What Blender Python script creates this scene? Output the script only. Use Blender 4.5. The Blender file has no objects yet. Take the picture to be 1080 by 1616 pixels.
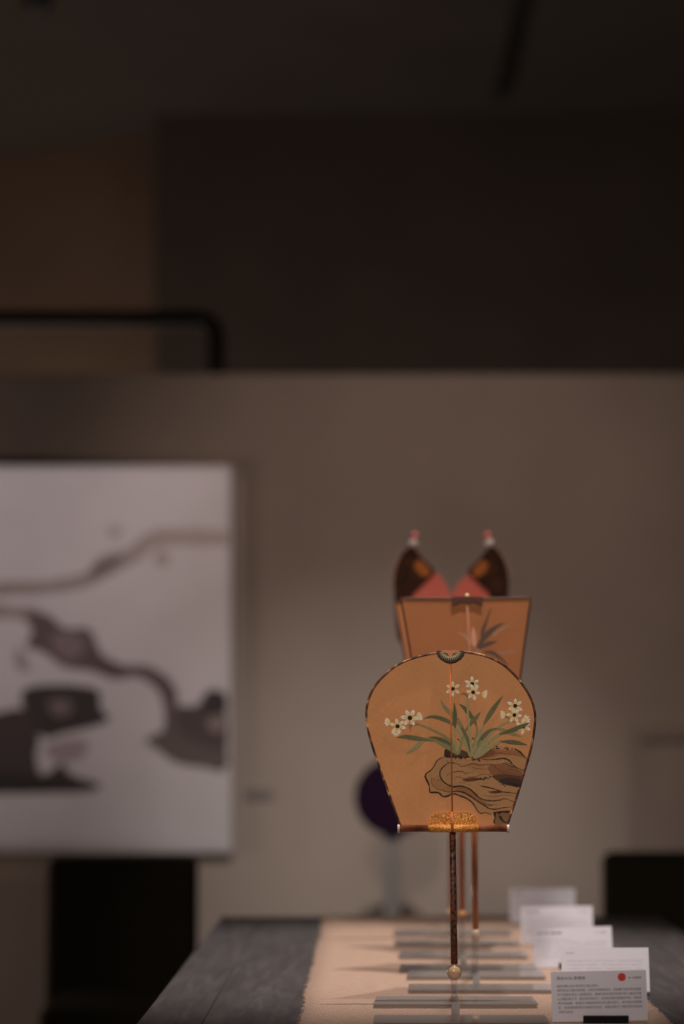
import bpy, bmesh, math, random
from mathutils import Vector, Matrix
from mathutils.geometry import tessellate_polygon

random.seed(7)
S = bpy.context.scene
C = S.collection
PI = math.pi

# ------------------------------------------------------------------ camera
F = 3825.0                       # focal length in pixels of the 1080x1616 frame (85 mm lens)
VX, VY = 582.0, 1157.0           # where the table's long edges meet
TABLE = 0.75
EYE = TABLE + 0.425
cam = bpy.data.cameras.new('camera')
cam.sensor_fit = 'VERTICAL'
cam.sensor_height = 36.0
cam.sensor_width = 24.0
cam.lens = 36.0 * F / 1616.0
cam.shift_x = -(VX - 540.0) / 1616.0
cam.shift_y = (VY - 808.0) / 1616.0
cam.clip_start = 0.1
cam.clip_end = 60
cam.dof.use_dof = True
cam.dof.focus_distance = 3.71
cam.dof.aperture_fstop = 1.75
cam.dof.aperture_blades = 0
co = bpy.data.objects.new('camera', cam)
co.location = (0, 0, EYE)
co.rotation_euler = (PI / 2, 0, 0)
C.objects.link(co)
S.camera = co

# ------------------------------------------------------------------ view, world, lamps
vs = S.view_settings
S.display_settings.display_device = 'sRGB'
vs.view_transform = 'Standard'
vs.look = 'None'
vs.exposure = 0.0
vs.gamma = 1.0
vs.use_curve_mapping = False
world = bpy.data.worlds.new('dim_room_light')
S.world = world
world.use_nodes = True
bg = world.node_tree.nodes['Background']
bg.inputs[0].default_value = (1.0, 0.82, 0.70, 1)
bg.inputs[1].default_value = 0.022


def spot(name, loc, aim, watts, cone, blend, radius, col):
    l = bpy.data.lights.new(name, 'SPOT')
    l.energy = watts
    l.spot_size = math.radians(cone)
    l.spot_blend = blend
    l.shadow_soft_size = radius
    l.color = col
    o = bpy.data.objects.new(name, l)
    o.location = loc
    o.rotation_euler = (Vector(aim) - Vector(loc)).to_track_quat('-Z', 'Y').to_euler()
    C.objects.link(o)
    return o


def point(name, loc, watts, radius, col):
    l = bpy.data.lights.new(name, 'POINT')
    l.energy = watts
    l.shadow_soft_size = radius
    l.color = col
    o = bpy.data.objects.new(name, l)
    o.location = loc
    C.objects.link(o)
    return o


WARM = (1.0, 0.90, 0.84)
# exhibition spots over the table
spot('spot_over_first_fan', (0.40, 3.69, 3.75), (0.04, 4.40, 0.80), 355, 42, 0.8, 0.008, WARM)
spot('spot_over_table_end', (0.46, 5.40, 3.75), (0.02, 4.66, 0.80), 270, 36, 0.8, 0.012, WARM)
spot('spot_in_front', (-0.50, -1.50, 3.60), (0.20, 4.35, 1.25), 580, 19, 0.7, 0.2, WARM)
# two wall washers, and the picture spot, cropped by an unseen box added round it
spot('spot_wall', (0.20, 3.0, 4.1), (0.30, 8.0, 1.70), 455, 31, 1.0, 0.1, (1.0, 0.80, 0.70))
spot('spot_wall_low', (0.05, 3.0, 4.1), (0.02, 8.0, 0.66), 720, 20, 1.0, 0.05, (1.0, 0.99, 0.98))
point('fill_side', (-3.0, 6.4, 1.05), 56, 0.3, (1.0, 0.80, 0.72))  # added fill that brightens the left of the wall, no such lamp there
PIC_SPOT = Vector((-1.05, 5.2, 4.0))
spot('spot_picture', PIC_SPOT, (-1.42, 8.0, 2.25), 360, 50, 0.8, 0.003, (1.0, 0.91, 0.91))
# the room beyond the partition
point('lamp_beyond_a', (-2.0, 11.8, 0.7), 66.0, 0.3, (1.0, 0.84, 0.76))
point('fill_beyond', (0.3, 9.6, 0.9), 14.0, 0.4, (1.0, 0.90, 0.86))  # added fill to brighten the dark upper room


# ------------------------------------------------------------------ colour and materials
def lin1(c):
    c /= 255.0
    return c / 12.92 if c <= 0.04045 else ((c + 0.055) / 1.055) ** 2.4


def lin(r, g, b):
    return (lin1(r), lin1(g), lin1(b))


def pigment(r, g, b, k=0.41):
    """The pigment that reads as sRGB (r, g, b) under the exhibition spots."""
    return tuple(min(0.92, lin1(v) / k) for v in (r, g, b))


def mat(name, col, rough=0.6, metal=0.0, spec=0.5):
    m = bpy.data.materials.new(name)
    m.use_nodes = True
    b = m.node_tree.nodes['Principled BSDF']
    b.inputs['Base Color'].default_value = (*col, 1)
    b.inputs['Roughness'].default_value = rough
    b.inputs['Metallic'].default_value = metal
    b.inputs['Specular IOR Level'].default_value = spec
    return m


def N(m, kind, **kw):
    n = m.node_tree.nodes.new(kind)
    for k, v in kw.items():
        if k in n.inputs:
            n.inputs[k].default_value = v
        else:
            setattr(n, k, v)
    return n


def L(m, a, b):
    m.node_tree.links.new(a, b)


def B(m):
    return m.node_tree.nodes['Principled BSDF']


def mottled(name, stops, scale=40, rough=0.5, detail=6, stretch=(1, 1, 1), bump=0.0, metal=0.0, spec=0.5, dist=0.0):
    """Noise-driven colour; stops = [(pos, col), ...]"""
    m = mat(name, stops[0][1], rough, metal, spec)
    tc = N(m, 'ShaderNodeTexCoord')
    mp = N(m, 'ShaderNodeMapping')
    mp.inputs['Scale'].default_value = stretch
    L(m, tc.outputs['Object'], mp.inputs['Vector'])
    no = N(m, 'ShaderNodeTexNoise')
    no.inputs['Scale'].default_value = scale
    no.inputs['Detail'].default_value = detail
    no.inputs['Distortion'].default_value = dist
    L(m, mp.outputs[0], no.inputs['Vector'])
    cr = N(m, 'ShaderNodeValToRGB')
    el = cr.color_ramp.elements
    while len(el) < len(stops):
        el.new(0.5)
    for e, (p, c) in zip(el, stops):
        e.position = p
        e.color = (*c, 1)
    L(m, no.outputs[0], cr.inputs[0])
    L(m, cr.outputs[0], B(m).inputs['Base Color'])
    if bump:
        bu = N(m, 'ShaderNodeBump')
        bu.inputs['Strength'].default_value = bump
        bu.inputs['Distance'].default_value = 0.002
        L(m, no.outputs[0], bu.inputs['Height'])
        L(m, bu.outputs[0], B(m).inputs['Normal'])
    return m


def acrylic(name, tint=(0.95, 0.95, 0.95), rough=0.03):
    m = bpy.data.materials.new(name)
    m.use_nodes = True
    nt = m.node_tree
    nt.nodes.remove(nt.nodes['Principled BSDF'])
    out = [n for n in nt.nodes if n.type == 'OUTPUT_MATERIAL'][0]
    ge = N(m, 'ShaderNodeNewGeometry')
    mr = N(m, 'ShaderNodeMapRange')
    mr.inputs['To Min'].default_value = 1.49
    mr.inputs['To Max'].default_value = 1 / 1.49
    L(m, ge.outputs['Backfacing'], mr.inputs['Value'])
    fr = N(m, 'ShaderNodeFresnel')
    L(m, mr.outputs[0], fr.inputs['IOR'])
    tr = N(m, 'ShaderNodeBsdfTransparent')
    tr.inputs[0].default_value = (*tint, 1)
    gl = N(m, 'ShaderNodeBsdfGlossy')
    gl.inputs['Roughness'].default_value = rough
    gl.inputs['Color'].default_value = (0.95, 0.95, 0.95, 1)
    mx = N(m, 'ShaderNodeMixShader')
    L(m, fr.outputs[0], mx.inputs[0])
    L(m, tr.outputs[0], mx.inputs[1])
    L(m, gl.outputs[0], mx.inputs[2])
    L(m, mx.outputs[0], out.inputs['Surface'])
    return m


def painted(name, rough=0.75):
    """Flat print: colour comes from the mesh's colour attribute."""
    m = mat(name, (0.5, 0.5, 0.5), rough, 0, 0.25)
    at = N(m, 'ShaderNodeVertexColor', layer_name='ink')
    tc = N(m, 'ShaderNodeTexCoord')
    no = N(m, 'ShaderNodeTexNoise')
    no.inputs['Scale'].default_value = 260
    no.inputs['Detail'].default_value = 3
    L(m, tc.outputs['Object'], no.inputs['Vector'])
    mr = N(m, 'ShaderNodeMapRange')
    mr.inputs['To Min'].default_value = 0.75
    mr.inputs['To Max'].default_value = 1.25
    L(m, no.outputs[0], mr.inputs['Value'])
    mx = N(m, 'ShaderNodeVectorMath', operation='MULTIPLY')
    L(m, at.outputs['Color'], mx.inputs[0])
    L(m, mr.outputs[0], mx.inputs[1])
    L(m, mx.outputs[0], B(m).inputs['Base Color'])
    return m


def silk(name, a, b, translucency=0.18):
    """Stretched silk gauze: fine weave and faint slubs."""
    m = mat(name, a, 0.7, 0, 0.2)
    tc = N(m, 'ShaderNodeTexCoord')
    fac = []
    for st in ((1500, 1, 130), (130, 1, 1500)):
        mp = N(m, 'ShaderNodeMapping')
        mp.inputs['Scale'].default_value = st
        L(m, tc.outputs['Object'], mp.inputs['Vector'])
        no = N(m, 'ShaderNodeTexNoise')
        no.inputs['Scale'].default_value = 1.0
        no.inputs['Detail'].default_value = 3
        L(m, mp.outputs[0], no.inputs['Vector'])
        fac.append(no)
    big = N(m, 'ShaderNodeTexNoise')
    big.inputs['Scale'].default_value = 14
    big.inputs['Detail'].default_value = 4
    L(m, tc.outputs['Object'], big.inputs['Vector'])
    ad = N(m, 'ShaderNodeMath', operation='ADD')
    L(m, fac[0].outputs[0], ad.inputs[0])
    L(m, fac[1].outputs[0], ad.inputs[1])
    ad2 = N(m, 'ShaderNodeMath', operation='ADD')
    L(m, ad.outputs[0], ad2.inputs[0])
    L(m, big.outputs[0], ad2.inputs[1])
    mr = N(m, 'ShaderNodeMapRange')
    mr.inputs['From Min'].default_value = 1.0
    mr.inputs['From Max'].default_value = 2.0
    L(m, ad2.outputs[0], mr.inputs['Value'])
    mx = N(m, 'ShaderNodeMix', data_type='RGBA')
    mx.inputs[6].default_value = (*a, 1)
    mx.inputs[7].default_value = (*b, 1)
    L(m, mr.outputs[0], mx.inputs[0])
    L(m, mx.outputs[2], B(m).inputs['Base Color'])
    bu = N(m, 'ShaderNodeBump')
    bu.inputs['Strength'].default_value = 0.15
    bu.inputs['Distance'].default_value = 0.0005
    L(m, ad.outputs[0], bu.inputs['Height'])
    L(m, bu.outputs[0], B(m).inputs['Normal'])
    tr = N(m, 'ShaderNodeBsdfTranslucent')
    L(m, mx.outputs[2], tr.inputs[0])
    ms = N(m, 'ShaderNodeMixShader')
    ms.inputs[0].default_value = translucency
    out = [n for n in m.node_tree.nodes if n.type == 'OUTPUT_MATERIAL'][0]
    L(m, B(m).outputs[0], ms.inputs[1])
    L(m, tr.outputs[0], ms.inputs[2])
    L(m, ms.outputs[0], out.inputs['Surface'])
    return m


def linen():
    a, b = lin(138, 113, 98), lin(168, 143, 126)
    m = mat('linen', a, 0.9, 0, 0.1)
    tc = N(m, 'ShaderNodeTexCoord')
    outs = []
    for st in ((700, 45, 1), (45, 420, 1)):
        mp = N(m, 'ShaderNodeMapping')
        mp.inputs['Scale'].default_value = st
        L(m, tc.outputs['Object'], mp.inputs['Vector'])
        no = N(m, 'ShaderNodeTexNoise')
        no.inputs['Scale'].default_value = 1.0
        no.inputs['Detail'].default_value = 2
        L(m, mp.outputs[0], no.inputs['Vector'])
        outs.append(no)
    ad = N(m, 'ShaderNodeMath', operation='ADD')
    L(m, outs[0].outputs[0], ad.inputs[0])
    L(m, outs[1].outputs[0], ad.inputs[1])
    mr = N(m, 'ShaderNodeMapRange')
    mr.inputs['From Min'].default_value = 0.75
    mr.inputs['From Max'].default_value = 1.25
    L(m, ad.outputs[0], mr.inputs['Value'])
    mx = N(m, 'ShaderNodeMix', data_type='RGBA')
    mx.inputs[6].default_value = (*a, 1)
    mx.inputs[7].default_value = (*b, 1)
    L(m, mr.outputs[0], mx.inputs[0])
    L(m, mx.outputs[2], B(m).inputs['Base Color'])
    bu = N(m, 'ShaderNodeBump')
    bu.inputs['Strength'].default_value = 0.4
    bu.inputs['Distance'].default_value = 0.0008
    L(m, ad.outputs[0], bu.inputs['Height'])
    L(m, bu.outputs[0], B(m).inputs['Normal'])
    return m


M = {}
M['plaster'] = mottled('plaster', [(0.3, lin(124, 111, 102)), (0.7, lin(130, 117, 107))], 3, 0.85, 4, spec=0.2)
M['dark_wall'] = mottled('dark_wall', [(0.3, lin(132, 119, 107)), (0.7, lin(142, 128, 114))], 2, 0.9, 4, spec=0.2)
M['brown_wall'] = mottled('brown_wall', [(0.3, lin(150, 124, 104)), (0.7, lin(160, 134, 114))], 2, 0.9, 4, spec=0.2)
M['ceiling'] = mottled('ceiling', [(0.3, lin(80, 73, 66)), (0.7, lin(86, 78, 70))], 2, 0.9, 4, spec=0.2)
M['floor'] = mottled('floor', [(0.3, lin(70, 64, 60)), (0.7, lin(84, 76, 70))], 3, 0.6, 5)
M['table'] = mottled('table_wood', [(0.25, lin(53, 49, 50)), (0.55, lin(64, 60, 60)), (0.8, lin(77, 72, 71))], 6, 0.8, 8,
                     stretch=(9, 0.9, 9), bump=0.25, spec=0.08, dist=0.6)
M['linen'] = linen()
M['acrylic'] = acrylic('acrylic')
def frosted(name, grey, k):
    m = acrylic(name, rough=0.03)
    out = [n for n in m.node_tree.nodes if n.type == 'OUTPUT_MATERIAL'][0]
    src = out.inputs['Surface'].links[0].from_socket
    df = N(m, 'ShaderNodeBsdfDiffuse')
    df.inputs[0].default_value = (*grey, 1)
    mx = N(m, 'ShaderNodeMixShader')
    mx.inputs[0].default_value = k
    L(m, src, mx.inputs[1])
    L(m, df.outputs[0], mx.inputs[2])
    L(m, mx.outputs[0], out.inputs['Surface'])
    return m


M['acrylic_slat'] = frosted('acrylic_slat', lin(128, 122, 119), 0.38)
M['silk_gold'] = silk('silk_gold', pigment(140, 94, 58), pigment(160, 112, 72), 0.12)
M['silk_orange'] = silk('silk_orange', pigment(106, 65, 39), pigment(117, 73, 43), 0.15)
M['silk_red'] = mat('silk_red', pigment(130, 62, 50), 0.7, 0, 0.2)
M['print'] = painted('print')
M['ink'] = painted('ink', 0.85)
M['tortoise'] = mottled('tortoise_lacquer', [(0.36, pigment(26, 14, 9)), (0.52, pigment(62, 32, 18)), (0.60, pigment(96, 60, 36)), (0.72, pigment(158, 128, 84))],
                        70, 0.42, 3, stretch=(1, 1, 1), spec=0.4, dist=0.4)
M['speckled_bamboo'] = mottled('speckled_bamboo', [(0.40, pigment(24, 12, 7)), (0.47, pigment(56, 28, 15)), (0.66, pigment(80, 44, 24))],
                               190, 0.55, 2, stretch=(1, 1, 0.85), spec=0.35)
M['bar_lacquer'] = mottled('bar_lacquer', [(0.35, pigment(56, 27, 16)), (0.6, pigment(90, 50, 32)), (0.8, pigment(118, 76, 56))],
                           70, 0.25, 4, stretch=(0.6, 1, 1), spec=0.7)
M['rib'] = mat('rib_lacquer', pigment(122, 66, 34), 0.7, 0, 0.2)
M['rib_dull'] = mat('rib_dull', pigment(98, 64, 46), 0.8, 0, 0.1)
M['ivory'] = mat('ivory', pigment(122, 110, 104), 0.4)
M['jade'] = mottled('jade', [(0.3, pigment(118, 93, 70)), (0.7, pigment(136, 112, 88))], 30, 0.18, 3, spec=0.6)
M['brocade'] = mottled('gold_brocade', [(0.34, pigment(88, 42, 13)), (0.48, pigment(140, 76, 25)), (0.66, pigment(196, 136, 62))],
                       760, 0.32, 3, stretch=(0.7, 1, 1.1), bump=0.9, metal=0.3)
M['gold'] = mat('gold_thread', pigment(170, 150, 110), 0.35, 0.3)
M['black_thread'] = mat('black_thread', pigment(28, 22, 18), 0.6)
M['copper'] = mat('copper', pigment(140, 86, 58), 0.4, 0.2)
M['handle_orange'] = mottled('bamboo_orange', [(0.3, pigment(104, 58, 28)), (0.7, pigment(120, 70, 36))], 20, 0.4, 3, stretch=(2, 2, 0.2))
M['pale_cap'] = mat('pale_cap', pigment(140, 124, 108), 0.3)
M['amber'] = mat('amber', pigment(130, 92, 56), 0.25)
M['wing'] = mottled('wing_lacquer', [(0.3, pigment(22, 13, 9)), (0.7, pigment(48, 27, 16))], 60, 0.9, 4, spec=0.08)
M['wing_eye'] = mat('wing_eye', pigment(104, 54, 20), 0.7, 0, 0.2)
M['fringe'] = mat('fringe', pigment(104, 76, 64), 0.9)
M['pearl'] = mat('pearl', pigment(148, 130, 124), 0.4)
M['red_bead'] = mat('red_bead', pigment(150, 60, 60), 0.3)
M['rim_brown'] = mat('rim_brown', pigment(48, 26, 18), 0.6, 0, 0.25)
M['card'] = mat('card', (0.60, 0.575, 0.625), 0.6, 0, 0.3)
M['grey_card'] = mat('grey_card', (0.80, 0.735, 0.775), 0.6, 0, 0.3)
M['print_black'] = mat('print_black', (0.02, 0.018, 0.018), 0.7)
M['print_grey'] = mat('print_grey', (0.075, 0.065, 0.065), 0.7)
M['print_pale'] = mat('print_pale', (0.47, 0.445, 0.475), 0.7)
M['print_red'] = mat('print_red', lin(214, 44, 46), 0.6)
M['black_plastic'] = mat('black_plastic', lin(11, 8, 7), 0.5, 0, 0.25)
M['print_faint'] = mat('print_faint', (0.555, 0.53, 0.575), 0.7)
M['canvas'] = mottled('canvas', [(0.3, lin(152, 144, 143)), (0.7, lin(158, 150, 149))], 6, 0.9, 4, spec=0.1)
M['canvas_edge'] = mat('canvas_edge', lin(120, 108, 104), 0.9)
M['chair_cloth'] = mottled('chair_cloth', [(0.3, lin(27, 23, 14)), (0.7, lin(34, 29, 18))], 60, 0.9, 4, spec=0.1)
M['chair_leg'] = mat('chair_leg', lin(20, 17, 14), 0.6)
M['purple'] = mat('purple', lin(26, 11, 26), 0.95, 0, 0.05)
M['post'] = mottled('post_grey', [(0.3, lin(94, 86, 80)), (0.7, lin(99, 91, 85))], 4, 0.7, 3)
M['dark_metal'] = mat('dark_metal', lin(46, 40, 36), 0.6)
M['black_metal'] = mat('black_metal', lin(22, 19, 17), 0.6)
M['plaque'] = mat('plaque', lin(88, 79, 73), 0.7)
M['frame_line'] = mat('frame_grey', lin(114, 101, 92), 0.8)


# ------------------------------------------------------------------ geometry helpers
OFF = {}


def P(x, y, Z):
    """World point seen at pixel (x, y) of the photograph at distance Z."""
    return Vector(((x - VX) * Z / F, Z, EYE - (y - VY) * Z / F))


def tag(o, label=None, cat=None, group=None, kind=None):
    for k, v in (('label', label), ('category', cat), ('group', group), ('kind', kind)):
        if v:
            o[k] = v
    return o


def thing(name, label, cat, loc, group=None):
    o = bpy.data.objects.new(name, None)
    o.empty_display_size = 0.02
    o.location = loc
    C.objects.link(o)
    OFF[o.name] = Vector(loc)
    return tag(o, label, cat, group)


class MB:
    def __init__(self):
        self.v, self.f, self.s = [], [], []

    def add(self, vf, smooth=False):
        n = len(self.v)
        self.v += [tuple(p) for p in vf[0]]
        self.f += [tuple(i + n for i in f) for f in vf[1]]
        self.s += [smooth] * len(vf[1])
        return self

    def build(self, name, m, parent=None, kind=None, label=None):
        off = OFF[parent.name] if parent is not None else Vector((0, 0, 0))
        me = bpy.data.meshes.new(name)
        me.from_pydata([(p[0] - off.x, p[1] - off.y, p[2] - off.z) for p in self.v], [], self.f)
        me.polygons.foreach_set('use_smooth', self.s)
        me.materials.append(m)
        bm = bmesh.new()
        bm.from_mesh(me)
        bmesh.ops.recalc_face_normals(bm, faces=bm.faces)
        bm.to_mesh(me)
        bm.free()
        me.update()
        o = bpy.data.objects.new(name, me)
        C.objects.link(o)
        if parent is not None:
            o.parent = parent
        OFF[o.name] = off
        return tag(o, label, None, None, kind)


def box(x0, x1, y0, y1, z0, z1, bev=0.0, seg=2):
    if not bev:
        v = [(x, y, z) for z in (z0, z1) for y in (y0, y1) for x in (x0, x1)]
        return v, [(0, 1, 3, 2), (4, 6, 7, 5), (0, 4, 5, 1), (2, 3, 7, 6), (0, 2, 6, 4), (1, 5, 7, 3)]
    bm = bmesh.new()
    bmesh.ops.create_cube(bm, size=1)
    for q in bm.verts:
        q.co = Vector(((x0 + x1) / 2 + q.co.x * (x1 - x0), (y0 + y1) / 2 + q.co.y * (y1 - y0), (z0 + z1) / 2 + q.co.z * (z1 - z0)))
    bmesh.ops.bevel(bm, geom=bm.edges[:], offset=bev, segments=seg, profile=0.5, affect='EDGES')
    bm.verts.index_update()
    v = [tuple(q.co) for q in bm.verts]
    f = [tuple(q.index for q in p.verts) for p in bm.faces]
    bm.free()
    return v, f


def tube(path, r, n=12, caps=True, closed=False):
    """Round tube along a list of points; r a number or a list."""
    path = [Vector(p) for p in path]
    k = len(path)
    rs = r if isinstance(r, (list, tuple)) else [r] * k
    v, f = [], []
    ref = None
    for i, p in enumerate(path):
        a = path[(i - 1) % k] if closed or i > 0 else p
        b = path[(i + 1) % k] if closed or i < k - 1 else p
        t = (b - a).normalized()
        if ref is None:
            ref = Vector((0, 1, 0)) if abs(t.y) < 0.9 else Vector((1, 0, 0))
        u = (ref - t * ref.dot(t)).normalized()
        w = t.cross(u)
        ref = u
        for j in range(n):
            an = 2 * PI * j / n
            v.append(p + (u * math.cos(an) + w * math.sin(an)) * rs[i])
    for i in range(k if closed else k - 1):
        for j in range(n):
            a, b = i * n + j, i * n + (j + 1) % n
            c, d = ((i + 1) % k) * n + (j + 1) % n, ((i + 1) % k) * n + j
            f.append((a, b, c, d))
    if caps and not closed:
        f.append(tuple(range(n)))
        f.append(tuple((k - 1) * n + j for j in range(n)))
    return v, f


def lathe(prof, cx, cy, n=24):
    """prof = [(radius, z), ...] turned about the vertical through (cx, cy)."""
    v, f = [], []
    for r, z in prof:
        for j in range(n):
            a = 2 * PI * j / n
            v.append((cx + r * math.cos(a), cy + r * math.sin(a), z))
    for i in range(len(prof) - 1):
        for j in range(n):
            f.append((i * n + j, i * n + (j + 1) % n, (i + 1) * n + (j + 1) % n, (i + 1) * n + j))
    f.append(tuple(range(n)))
    f.append(tuple((len(prof) - 1) * n + j for j in range(n)))
    return v, f


def sphere(c, r, n=16, m=10, sq=(1, 1, 1)):
    prof = [(max(1e-5, r * math.sin(PI * i / m)), -r * math.cos(PI * i / m)) for i in range(m + 1)]
    v, f = lathe(prof, 0, 0, n)
    return [(c[0] + x * sq[0], c[1] + y * sq[1], c[2] + z * sq[2]) for x, y, z in v], f


def slab(poly, y0, y1):
    """Upright panel: polygon of (x, z) given thickness from y0 to y1."""
    n = len(poly)
    v = [(x, y0, z) for x, z in poly] + [(x, y1, z) for x, z in poly]
    tri = tessellate_polygon([[Vector((x, z, 0)) for x, z in poly]])
    f = [tuple(t) for t in tri] + [tuple(i + n for i in reversed(t)) for t in tri]
    f += [(i, (i + 1) % n, (i + 1) % n + n, i + n) for i in range(n)]
    return v, f


def plate(poly, z0, z1):
    """Flat-lying panel: polygon of (x, y) given thickness from z0 to z1."""
    n = len(poly)
    v = [(x, y, z0) for x, y in poly] + [(x, y, z1) for x, y in poly]
    f = [tuple(range(n)), tuple(range(2 * n - 1, n - 1, -1))]
    f += [(i, (i + 1) % n, (i + 1) % n + n, i + n) for i in range(n)]
    return v, f


def curve(pts, k=6, closed=False):
    """Catmull-Rom through points of any dimension."""
    n = len(pts)
    out = []
    for i in range(n if closed else n - 1):
        g = lambda j: pts[j % n] if closed else pts[max(0, min(n - 1, j))]
        a, b, c, d = g(i - 1), g(i), g(i + 1), g(i + 2)
        for s in range(k):
            t = s / k
            out.append(tuple(0.5 * (2 * q + (r - p) * t + (2 * p - 5 * q + 4 * r - w) * t * t + (3 * q - p - 3 * r + w) * t ** 3)
                             for p, q, r, w in zip(a, b, c, d)))
    if not closed:
        out.append(tuple(pts[-1]))
    return out


class Paint:
    """Flat print on an upright surface. Points come in photo pixels at distance Z; every shape lies a hair
    in front of the one before, so that later strokes cover earlier ones."""

    def __init__(self, Z, lift=0.00042, step=0.0000025, k=0.41):
        self.Z, self.y, self.step, self.k = Z, Z - lift, step, k
        self.v, self.f, self.c = [], [], []

    def poly(self, pts, col, tip=None):
        self.y -= self.step
        n = len(self.v)
        w = [P(x, y, self.Z) for x, y in pts]
        self.v += [(p.x, self.y, p.z) for p in w]
        col = pigment(*col, self.k)
        for t in tessellate_polygon([[Vector((p.x, p.z, 0)) for p in w]]):
            self.f.append(tuple(i + n for i in t))
            self.c.append([col] * 3)

    def stroke(self, pts, col, col2=None, k=6, jitter=0.0, rnd=True):
        """pts = [(x, y, half width), ...]"""
        self.y -= self.step
        q = curve(pts, k) if rnd else pts
        m = len(q)
        c0 = pigment(*col, self.k)
        c1 = pigment(*(col2 or col), self.k)
        n = len(self.v)
        for i, (x, y, w) in enumerate(q):
            a, b = q[max(0, i - 1)], q[min(m - 1, i + 1)]
            dx, dy = b[0] - a[0], b[1] - a[1]
            l = math.hypot(dx, dy) or 1
            w = max(0.04, w * (1 + random.uniform(-jitter, jitter)))
            for s in (-1, 1):
                p = P(x - dy / l * w * s, y + dx / l * w * s, self.Z)
                self.v.append((p.x, self.y, p.z))
        for i in range(m - 1):
            a = n + 2 * i
            self.f.append((a, a + 1, a + 3, a + 2))
            ca = tuple(c0[j] + (c1[j] - c0[j]) * i / (m - 1) for j in range(3))
            cb = tuple(c0[j] + (c1[j] - c0[j]) * (i + 1) / (m - 1) for j in range(3))
            self.c.append([ca, ca, cb, cb])

    def dot(self, x, y, r, col, n=8):
        self.poly([(x + r * math.cos(2 * PI * i / n), y + r * math.sin(2 * PI * i / n)) for i in range(n)], col)

    def petal(self, x, y, ang, ln, wd, yellow=True):
        """A pointed white petal with a yellow base, centre (x, y), pointing along ang."""
        u = (math.cos(ang), math.sin(ang))
        w = (-u[1], u[0])
        sh = [(0.10, 0.10), (0.35, 0.75), (0.6, 1.0), (0.82, 0.7), (1.0, 0.0), (0.82, -0.7), (0.6, -1.0), (0.35, -0.75), (0.10, -0.10)]
        self.poly([(x + u[0] * a * ln + w[0] * b * wd, y + u[1] * a * ln + w[1] * b * wd) for a, b in sh], (166, 157, 142))
        if yellow:
            self.poly([(x + u[0] * a * ln * 0.74 + w[0] * b * wd * 0.6, y + u[1] * a * ln * 0.74 + w[1] * b * wd * 0.6) for a, b in sh], (160, 136, 80))

    def flower(self, x, y, r, n=6, rot=0.2, eye=True):
        for i in range(n):
            self.petal(x, y, rot + 2 * PI * i / n + random.uniform(-0.12, 0.12), r * random.uniform(0.9, 1.1), r * 0.205)
        if eye:
            self.dot(x, y, r * 0.25, (24, 16, 12), 10)

    def bud(self, x, y, ang, ln):
        for d in (-0.62, 0.62, -0.2, 0.24):
            self.petal(x, y, ang + d, ln * random.uniform(0.85, 1.05), ln * 0.17)

    def build(self, name, parent, m):
        off = OFF[parent.name]
        me = bpy.data.meshes.new(name)
        me.from_pydata([(p[0] - off.x, p[1] - off.y, p[2] - off.z) for p in self.v], [], self.f)
        at = me.color_attributes.new('ink', 'FLOAT_COLOR', 'CORNER')
        i = 0
        for cs in self.c:
            for c in cs:
                at.data[i].color = (*c, 1)
                i += 1
        me.materials.append(m)
        o = bpy.data.objects.new(name, me)
        C.objects.link(o)
        o.parent = parent
        OFF[o.name] = off
        return o


def lettering(text, size, mtx, m, parent, name='lettering', width=None):
    """Flat printed text; mtx places the text's own x-y plane."""
    cu = bpy.data.curves.new(name, 'FONT')
    cu.body = text
    cu.size = size
    cu.fill_mode = 'FRONT'
    cu.resolution_u = 2
    t = bpy.data.objects.new(name, cu)
    C.objects.link(t)
    bpy.context.view_layer.update()
    me = bpy.data.meshes.new_from_object(t.evaluated_get(bpy.context.evaluated_depsgraph_get()))
    bpy.data.objects.remove(t)
    bpy.data.curves.remove(cu)
    if width and len(me.vertices):
        w = max(v.co.x for v in me.vertices)
        for v in me.vertices:
            v.co.x *= width / w
    me.transform(mtx)
    me.materials.clear()
    me.materials.append(m)
    me.name = name
    o = bpy.data.objects.new(name, me)
    C.objects.link(o)
    o.parent = parent
    OFF[o.name] = OFF[parent.name]
    return o


def struct(name, mb, m):
    return mb.build(name, m, None, 'structure')


# ------------------------------------------------------------------ the room
WALL = 8.0                                  # face of the partition behind the table
CEIL = 4.24
struct('floor', MB().add(box(-6, 6, -3, 15.3, -0.1, 0)), M['floor'])
struct('ceiling', MB().add(box(-6, 6, -3, 15.3, CEIL, CEIL + 0.1)), M['ceiling'])
ztop = P(0, 590, WALL).z
struct('wall_back', MB().add(box(-6, 6, WALL, WALL + 0.16, 0, ztop, 0.006)), M['plaster'])
xl = P(244, 400, 12.0).x
struct('wall_rear', MB().add(box(xl, 6, 12.0, 12.2, 0, CEIL)), M['dark_wall'])
# the lighter wall that runs off obliquely to the left beyond it
struct('wall_left', MB().add(plate([(xl + 0.25, 12.02 + 0.18), (xl - 4.5, 12.2 + 2.6), (xl - 4.5, 12.4 + 2.6), (xl + 0.25, 12.42)], 0, CEIL)), M['brown_wall'])
# shallow raised frame on the wall, low at the right
fx0, fx1 = P(992, 0, WALL).x, P(1190, 0, WALL).x
fz1, fz0 = P(0, 1146, WALL).z, P(0, 1600, WALL).z
fw = 0.045
fm = MB()
for bx in ((fx0, fx0 + fw, fz0, fz1), (fx1 - fw, fx1, fz0, fz1), (fx0 + fw, fx1 - fw, fz1 - fw, fz1), (fx0 + fw, fx1 - fw, fz0, fz0 + fw)):
    fm.add(box(bx[0], bx[1], WALL - 0.02, WALL + 0.01, bx[2], bx[3]))
struct('trim_2', fm, M['frame_line'])

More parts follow.
